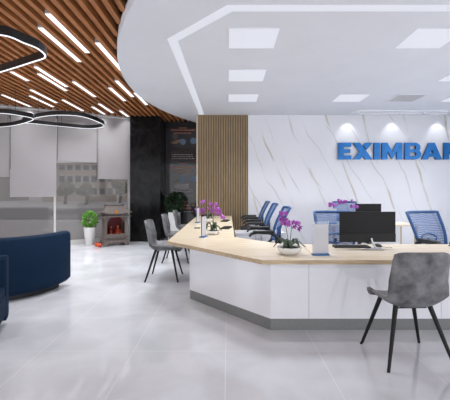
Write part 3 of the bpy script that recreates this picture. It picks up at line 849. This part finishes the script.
def orchid(loc, lab, stems, bowl_r=.125, bowl_h=.085, seed=1, fs=.026, bowl=True, spike=None, nleaf=9, up_=(.015,.07)):
    r = thing('potted_orchid', lab, 'orchid', loc, 0, 'magenta orchids in white bowls')
    rnd = random.Random(seed)
    b = MB(); R0 = bowl_r
    b.lathe([(R0*.55,0),(R0*.62,.004),(R0*.92,bowl_h*.5),(R0,bowl_h*.85),(R0,bowl_h),(R0*.93,bowl_h),(R0*.9,bowl_h*.8),(.001,bowl_h*.78)], 28)
    b.build('bowl', M_pot, r, smooth=True)
    b = MB(); b.lathe([(R0*.9,bowl_h*.78),(R0*.6,bowl_h*.95),(.001,bowl_h*1.05)], 16); b.build('soil', P('moss', (.03,.035,.02), .9, var=.4, scale=40), r)
    b = MB()
    for k in range(nleaf):
        a = 2*PI*k/nleaf+rnd.uniform(-.3,.3); L = R0*rnd.uniform(.9,1.4); w = .022*R0/.125*1.2; up = rnd.uniform(*up_)
        pts = []
        for i in range(6):
            t = i/5; rr = .015+L*t; z = bowl_h+up*math.sin(PI*min(1, t*1.1))*1.1+.004; ww = w*math.sin(PI*(.12+.86*t))
            pts.append((rr, ww, z))
        vs = []; ca, sa = math.cos(a), math.sin(a)
        for rr, ww, z in pts:
            for s in (-1, 0, 1): vs.append((ca*rr-sa*ww*s, sa*rr+ca*ww*s, z-(.006 if s == 0 else 0)))
        fs_ = [(i*3+j, i*3+j+1, (i+1)*3+j+1, (i+1)*3+j) for i in range(5) for j in range(2)]
        b.add(vs, fs_)
    b.build('leaf', M_leafd, r, smooth='all', solid=.003)['kind'] = 'stuff'
    if spike:
        b = MB(); b.tube([(spike[0],spike[1],bowl_h),(spike[0],spike[1],spike[2])], [.006,.003], 6); b.build('support_stick', M_stem, r)
    for st in stems:   # (dx, dy, height, spread list)
        b = MB(); b.tube([(0,0,bowl_h),(st['b'][0]*.4,st['b'][1]*.4,st['z']*.5),(st['b'][0],st['b'][1],st['z'])]+st.get('tail', []), .0035, 6)
        s_ = b.build('flower_stem', M_stem, r)
        for (x, y, z) in st['f']:
            pb, cb = MB(), MB()
            blossom(pb, cb, (x, y, z), fs*rnd.uniform(.85,1.15), rnd)
            n0 = len(pb.f); pb.add(cb.v, cb.f)
            f_ = pb.build('blossom', M_petal, s_); f_.data.materials.append(M_petalc)
            for p in f_.data.polygons[n0:]: p.material_index = 1
    return r
def cluster(x, z, rx, rz, n, seed, y=0):
    rn = random.Random(seed); return [(x+rn.uniform(-1,1)*rx, y+rn.uniform(-1,1)*.035, z+rn.uniform(-1,1)*rz) for _ in range(n)]
S0 = 3.55/350
orchid((.625, 3.56, .75), 'magenta orchid in a white bowl at the front corner of the counter', [
    dict(b=(-.05,0), z=.36, f=cluster(-.055,.36,.035,.06,11,1)+cluster(-.075,.40,.02,.02,4,5)),
    dict(b=(.03,.02), z=.32, tail=[(.06,.02,.335),(.10,.02,.30)], f=cluster(.05,.31,.06,.035,11,2)+[(.11,.0,.27),(.10,.01,.25)])], seed=3, bowl_h=.074, up_=(.03,.09))
orchid((-.215, 5.12, .75), 'magenta orchid in a white bowl on the side counter, nearer of the two', [
    dict(b=(-.03,0), z=.36, tail=[(.05,.02,.36),(.16,.02,.30)], f=cluster(.04,.33,.09,.045,13,6)+cluster(.17,.26,.055,.018,6,7)),
    ], seed=4, bowl_r=.10, bowl_h=.06, fs=.027, nleaf=12, up_=(.03,.12), spike=(-.0,.02,.52))
orchid((-.41, 7.10, .75), 'magenta orchid in a white bowl farther along the side counter', [
    dict(b=(-.10,0), z=.42, tail=[(-.16,.0,.36),(-.22,0,.28)], f=cluster(-.10,.42,.04,.04,6,8)+cluster(-.15,.24,.10,.05,13,9)),
    dict(b=(.05,0), z=.36, f=cluster(.09,.33,.09,.06,10,10))], seed=5, bowl_r=.115, bowl_h=.075, up_=(.03,.11), fs=.032)
orchid((2.36, 6.70, .75), 'magenta orchid on the rear desk, blossoms showing above the office chair', [
    dict(b=(-.1,0), z=.40, tail=[(-.2,0,.37),(-.38,0,.33)], f=cluster(-.34,.37,.08,.03,9,11)+cluster(-.12,.43,.14,.03,12,12)),
    dict(b=(.05,0), z=.33, f=cluster(.05,.34,.07,.02,6,13))], seed=6, bowl_r=.1, fs=.032)

# ------------------------------------------------------------------ leafy plants
def bush(name, lab, loc, pot, crown_c, crown_r, nleaf, ls, seed, mat, square=None):
    r = thing(name, lab, 'plant', loc, 0)
    b = MB()
    if square: b.prism([(-square,-square),(square,-square),(square,square),(-square,square)], 0, pot[-1][1])
    else: b.lathe(pot, 28)
    b.build('pot', M_pot, r, smooth=not square, bevel=.008 if square else 0)
    zt = pot[-1][1]
    b = MB(); b.lathe([(pot[-1][0]*.8, zt-.001), (.001, zt+.012)], 14); b.build('soil', M_bark, r)
    b = MB(); rnd = random.Random(seed)
    for k in range(6): b.tube([(0,0,zt),(rnd.uniform(-1,1)*crown_r[0]*.5, rnd.uniform(-1,1)*crown_r[0]*.5, crown_c)], [.008,.003], 5)
    b.build('stem', M_bark, r)
    b = MB()
    for k in range(nleaf):
        while True:
            d = Vector((rnd.uniform(-1,1), rnd.uniform(-1,1), rnd.uniform(-1,1)))
            if .1 < d.length <= 1: break
        d = d.normalized()*(d.length**.45)*(1+.16*math.sin(5*d.x+seed)*math.cos(6*d.z+4*d.y))
        c = Vector((d.x*crown_r[0], d.y*crown_r[0], crown_c+d.z*crown_r[1]))
        M = Matrix.Translation(c) @ d.to_track_quat('Y', 'Z').to_matrix().to_4x4() @ Matrix.Rotation(rnd.uniform(-1,1), 4, 'X') @ Matrix.Rotation(rnd.uniform(-3,3), 4, 'Y')
        s = ls*rnd.uniform(.7,1.3)
        b.add([(0,0,0),(s*.35,s*.45,.1*s),(0,s,0),(-s*.35,s*.45,.1*s)], [(0,1,2,3)], M)
    b.build('foliage', mat, r)['kind'] = 'stuff'
    return r
bush('potted_bush', 'round green bush in a tall white tapered pot beside the altar', (-3.52, 8.92, 0),
     [(.10,0),(.105,.004),(.15,.40),(.155,.455),(.14,.455),(.13,.435)], .64, (.165,.20), 700, .055, 3, M_leaf)
bush('potted_bush', 'dark bush in a square white planter behind the three guest chairs', (-1.50, 9.80, 0),
     [(.16,0),(.16,.78)], 1.04, (.22,.27), 600, .08, 4, M_leafd, square=.15)

# ------------------------------------------------------------------ altar
A_ = thing('altar_shrine', 'small carved brown wooden altar with pagoda roof on the floor by the column', 'altar', (-2.92, 8.98, 0), math.radians(30), sc=1.0)
W2, D2 = .27, .22
b = MB()
b.box((-W2-.03,-D2-.03,.07), (W2+.03,D2+.03,.15)); b.box((-W2-.01,-D2-.01,.15), (W2+.01,D2+.01,.20)); b.box((-W2-.02,-D2-.04,.20), (W2+.02,-D2-.0,.26))
b.build('base', M_altar, A_, bevel=.006)
for sx in (-1, 1):
    for sy in (-1, 1):
        b = MB(); b.cbox((sx*(W2-.01), sy*(D2-.01), .04), (.11,.09,.08)); b.build('foot', M_altar, A_, bevel=.01)
        b = MB(); b.cbox((sx*(W2-.03), sy*(D2-.03), .46), (.045,.045,.52)); b.cbox((sx*(W2-.03), sy*(D2-.03), .225), (.065,.065,.05)); b.cbox((sx*(W2-.03), sy*(D2-.03), .69), (.065,.065,.05))
        b.build('post', M_altar, A_)
b = MB(); b.box((-W2+.03,D2-.03,.2), (W2-.03,D2-.015,.72)); b.build('back_panel', M_red, A_)
for x in (-W2, W2-.015):
    b = MB(); b.box((x,-D2+.06,.2), (x+.015,D2-.06,.72)); b.build('side_panel', M_altar, A_)
b = MB(); b.box((-W2-.09,-D2-.07,.72), (W2+.09,D2+.07,.75)); b.box((-W2+.01,-D2+.0,.755), (W2-.01,D2,.80)); b.build('cornice', M_altar, A_, bevel=.005)
b = MB()
n = 12
for i in range(n+1): pass
def roof(u, v):   # hipped concave roof with flared eaves
    t = v; s = (1-t)
    w = (.33*s+.215*t)+.06*s**4; d = (.26*s+.05*t)+.05*s**4
    z = .80+.19*t
    a = 2*PI*u; cx_, sy_ = math.cos(a), math.sin(a); k = 1/max(abs(cx_), abs(sy_))
    corner = min(1, (k-1)/.414)
    return (cx_*k*w, sy_*k*d, z+.05*corner*s**3)
b.grid(roof, 49, 9); b.box((-.22,-.045,.985), (.22,.045,1.015)); b.box((-.245,-.03,1.0), (-.19,.03,1.035)); b.box((.19,-.03,1.0), (.245,.03,1.035))
b.box((-.29,-.24,.795), (.29,.24,.81))
b.build('roof', P('altar_roof', (.075,.06,.052), .6, var=.2, scale=30), A_)
b = MB(); b.tube([(0,-.27,.86),(0,-.24,.86)], .04, 12); b.build('gold_medallion', M_gold, A_)
b = MB(); b.box((-W2+.05,-D2-.02,.20), (W2-.05,-D2+.0,.30))
for i in range(7): b.box((-W2+.07+i*.066,-D2-.03,.215), (-W2+.10+i*.066,-D2-.02,.285))
b.build('front_rail', M_altar, A_)
b = MB()
for sx in (-1, 1): b.prism([(sx*.215,.0),(sx*.10,.0),(sx*.17,-.06),(sx*.215,-.16)], -.01, .01, Matrix.Translation((0,-D2+.03,.715)) @ Matrix.Rotation(PI/2, 4, 'X'))
b.build('bracket', M_altar, A_)
def local(px, py, z): a = math.radians(30); return (-2.92+px*math.cos(a)-py*math.sin(a), 8.98+px*math.sin(a)+py*math.cos(a), z)
def figurine(x, y, lab, mat):
    r = thing('figurine', lab, 'figurine', local(x, y, .20), math.radians(30), 'figurines inside the altar')
    b = MB(); b.lathe([(.07,0),(.085,.03),(.08,.08),(.06,.15),(.045,.19),(.02,.21),(.036,.235),(.036,.265),(.02,.29),(.001,.30)], 16); b.build('robe', mat, r, smooth=True)
    b = MB(); b.lathe([(.001,-.03),(.022,-.02),(.03,0),(.022,.02),(.001,.03)], 12, (0,-.012,.25)); b.build('face', P('face_paint', (.6,.4,.3), .5), r, smooth=True)
    return r
figurine(-.07, .06, 'small red robed seated figurine at the left inside the altar', M_red)
figurine(.10, .06, 'small orange robed seated figurine at the right inside the altar', M_orange)
r0 = None
for x, y, lab in ((-.10,-.12,'thin red candle left of the incense bowl in the altar'), (.14,-.12,'thin red candle right of the incense bowl in the altar')):
    r = thing('candle', lab, 'candle', local(x, y, .20), 0, 'red candles in the altar')
    b = MB(); b.lathe([(.02,0),(.02,.015),(.011,.03),(.011,.15)], 10); b.build('stick', M_orange, r)
    b = MB(); b.lathe([(.001,.15),(.009,.165),(.001,.195)], 8); b.build('tip', M_gold, r)
b = MB(); b.lathe([(.025,0),(.05,.03),(.055,.06),(.05,.065),(.001,.055)], 14)
tag(b.build('incense_bowl', M_gold, loc=local(.02,-.13,.2), smooth=True), 'small golden incense bowl between the altar candles', 'bowl')
for (x, y, lab) in ((-.40,-.24,'orange offering fruit on the floor at the left foot of the altar, nearer one'), (-.44,-.08,'orange offering fruit on the floor beside the altar, behind the other')):
    r = thing('fruit', lab, 'fruit', local(x, y, 0), 0, 'orange fruit beside the altar')
    b = MB(); b.lathe([(.001,.0),(.03,.006),(.052,.03),(.055,.05),(.045,.08),(.02,.095),(.001,.097)], 14); b.build('flesh', M_orange, r, smooth=True)
    b = MB(); b.tube([(0,0,.095),(.004,0,.11)], .004, 5); b.build('stalk', M_leafd, r)

# ------------------------------------------------------------------ sofas
def arc_profile(b, c, prof, a0, a1, n=48, cap=True, rnd=.0):
    """sweep (r,z) loop about centre c"""
    k = len(prof); vs = []; fs = []
    for i in range(n+1):
        a = a0+(a1-a0)*i/n
        for r, z in prof: vs.append((c[0]+r*math.cos(a), c[1]+r*math.sin(a), z))
    for i in range(n):
        for j in range(k): fs.append((i*k+j, i*k+(j+1)%k, (i+1)*k+(j+1)%k, (i+1)*k+j))
    fs.append(tuple(range(k-1, -1, -1))); fs.append(tuple(n*k+j for j in range(k)))
    return b.add(vs, fs)
def sofa(loc, rz, a, R0, lab, seat_in=.30, sc=1):
    r = thing('curved_sofa', lab, 'sofa', loc, rz, 'navy curved sofas', sc)
    b = MB()
    th = .16
    arc_profile(b, (0,0), [(R0-.05,.065),(R0,.12),(R0+.0,.74),(R0-.02,.785),(R0-.06,.80),(R0-th+.03,.80),(R0-th,.76),(R0-th,.065)], -a, a)
    b.build('backrest', M_navy, r, smooth=True, bevel=.012)
    b = MB(); arc_profile(b, (0,0), [(R0-th-.004,.12),(R0-th-.004,.36),(seat_in+.03,.36),(seat_in,.33),(seat_in,.15),(seat_in+.03,.12)], -a, a)
    b.build('seat_base', M_navy, r, smooth=True, bevel=.012)
    b = MB(); arc_profile(b, (0,0), [(R0-th-.008,.362),(R0-th-.008,.44),(R0-th-.03,.46),(seat_in+.06,.46),(seat_in+.02,.44),(seat_in+.02,.362)], -a*.99, a*.99)
    b.build('seat_cushion', M_navy, r, smooth=True, bevel=.012)
    b = MB(); arc_profile(b, (0,0), [(R0-.12,0),(R0-.12,.07),(seat_in+.10,.12),(seat_in+.10,0)], -a*.9, a*.9)
    b.build('plinth', M_blk, r)
    return r
sofa((-3.30, 5.10, 0), math.radians(-71), math.radians(77), .97, 'navy velvet curved sofa near the window, its rounded back to the camera')
sofa((-2.0, 2.91, 0), math.radians(184), math.radians(72), .97, 'navy velvet curved sofa cut by the left edge of the picture', sc=.9)

# ------------------------------------------------------------------ wall logo
def poly_letter(name, polys, x0, sx, lab):
    H = .42; r = thing('logo_letter', lab, 'letter', (x0, YB-.02, 2.17), 0, 'blue logo letters on the marble wall')
    b = MB(); bs = MB()
    Mx = Matrix.Rotation(PI/2, 4, 'X')
    for k, poly in enumerate(polys):
        q = [(p[0]*sx, p[1]*H) for p in poly]; e = k*.0007
        b.prism(q, .02-e, .05+e, Mx); bs.prism(q, -.018+e, .0185-e, Mx)
    b.build('face', M_letter, r); bs.build('return_side', M_letterside, r)
    return r
def rect(x0, y0, x1, y1): return [(x0,y0),(x1,y0),(x1,y1),(x0,y1)]
kpx = YB/350
def X_(px): return (px-228)*kpx
def arcpts(cx_, cy_, rx, ry, a0, a1, n=10): return [(cx_+rx*math.cos(math.radians(a0+(a1-a0)*i/n)), cy_+ry*math.sin(math.radians(a0+(a1-a0)*i/n))) for i in range(n+1)]
def L_E(): return [rect(0,0,.42,1), rect(.42,0,1,.24), rect(.42,.39,.92,.61), rect(.42,.76,1,1)]
def L_I(): return [rect(0,0,1,1)]
def L_X(): return [[(0,0),(.36,0),(.62,.36),(.44,.60)], [(0,1),(.36,1),(1,0),(.64,0)], [(.64,1),(1,1),(.70,.58),(.53,.82)]]
def L_M(): return [rect(0,0,.27,1), rect(.73,0,1,1), [(.27,1),(.27,.52),(.42,.18),(.5,.02),(.5,.46)], [(.73,1),(.73,.52),(.58,.18),(.5,.02),(.5,.46)]]
def ringhalf(cy_, ry, rx, x0, iy, ix):
    o = arcpts(x0, cy_, rx, ry, -90, 90); i = arcpts(x0, cy_, ix, iy, 90, -90); return o+i
def L_B():
    out = [rect(0,0,.32,1), rect(.32,0,.62,.2), rect(.32,.42,.62,.60), rect(.32,.82,.62,1)]
    out.append(ringhalf(.31,.31,.38,.62,.11,.08)); out.append(ringhalf(.71,.29,.33,.62,.11,.06)); return out
def L_A(): return [[(0,0),(.30,0),(.62,1),(.36,1)], [(1,0),(.70,0),(.38,1),(.64,1)], rect(.28,.16,.72,.36)]
def L_N(): return [rect(0,0,.3,1), rect(.7,0,1,1), [(.3,1),(.3,.5),(.7,0),(.7,.5)]]
def L_K(): return [rect(0,0,.32,1), [(.32,.36),(.66,1),(1,1),(.56,.50),(1,0),(.64,0),(.42,.34)]]
for nm, fn, a, c in (('E',L_E,337.5,350.5),('X',L_X,352,371.5),('I',L_I,373,379),('M',L_M,381,401),('B',L_B,403.5,419.8),('A',L_A,420.5,440.5),('N',L_N,442.5,459.5),('K',L_K,462,479)):
    poly_letter(nm, fn(), X_(a), (c-a)*kpx, 'large blue raised letter %s of the wall sign EXIMBANK' % nm)

# ------------------------------------------------------------------ poster in the recess
px0 = lambda px, Y: (px-228)/350*Y
YP = 10.30
r = thing('wall_poster', 'tall dark glass information board between the black column and the oak slats', 'poster', (-1.36, YP, 0))
b = MB(); b.box((-.47,-.025,.12), (.50,0.02,3.22)); b.build('board', M_poster, r)
def pz(py): return 1.4-(py-190)*YP/350
def pxl(px): return (px-228)/350*YP+1.36
b = MB(); rn = random.Random(11)
for y0 in (128.5, 164.5, 202, ):
    b.box((pxl(179), -.03, pz(y0)), (pxl(187), -.026, pz(y0-.8)))
for y0 in (131, 134, 168.5, 172, 206, 209): 
    x = pxl(171 if y0 in (131,168.5,206) else 174)
    while x < pxl(194 if y0 in (131,168.5,206) else 191):
        w = rn.uniform(.02,.05); b.box((x, -.03, pz(y0)), (x+w, -.026, pz(y0-1.4))); x += w+.012
b.build('heading', M_pterr, r)
b = MB()
for y0 in (155,157,159,174.5,190,192,196,212): 
    x = pxl(172)
    while x < pxl(193):
        w = rn.uniform(.02,.07); b.box((x, -.03, pz(y0)), (x+w, -.026, pz(y0-.6))); x += w+.02
b.box((pxl(175), -.03, pz(190)), (pxl(189), -.026, pz(184)))
b.build('text_block', M_pgrey, r)['kind'] = 'stuff'
for k, (ppx, ppy, rr) in enumerate(((193.5,141,3.2),(193.5,179,3.6),(183,142,3.0),(182,180,3.0))):
    b = MB(); n = 20; q = [(pxl(ppx)+rr*.0294*math.cos(2*PI*i/n), pz(ppy)+rr*.0294*math.sin(2*PI*i/n)) for i in range(n)]
    b.prism(q, .026, .029, Matrix.Rotation(PI/2, 4, 'X')); b.build('round_icon', M_pblue, r)
b = MB()
for ppy in (142, 181): b.prism([(pxl(170),pz(ppy+1)),(pxl(176),pz(ppy+2)),(pxl(181),pz(ppy)),(pxl(184),pz(ppy-3)),(pxl(178),pz(ppy-2))], .026, .0285, Matrix.Rotation(PI/2, 4, 'X'))
b.build('map_shape', P('poster_ochre', (.14,.10,.06), .4), r)
b = MB(); b.box((-.56,-.03,0), (-.50,.02,3.38)); b.build('edge_frame', M_blk, r)
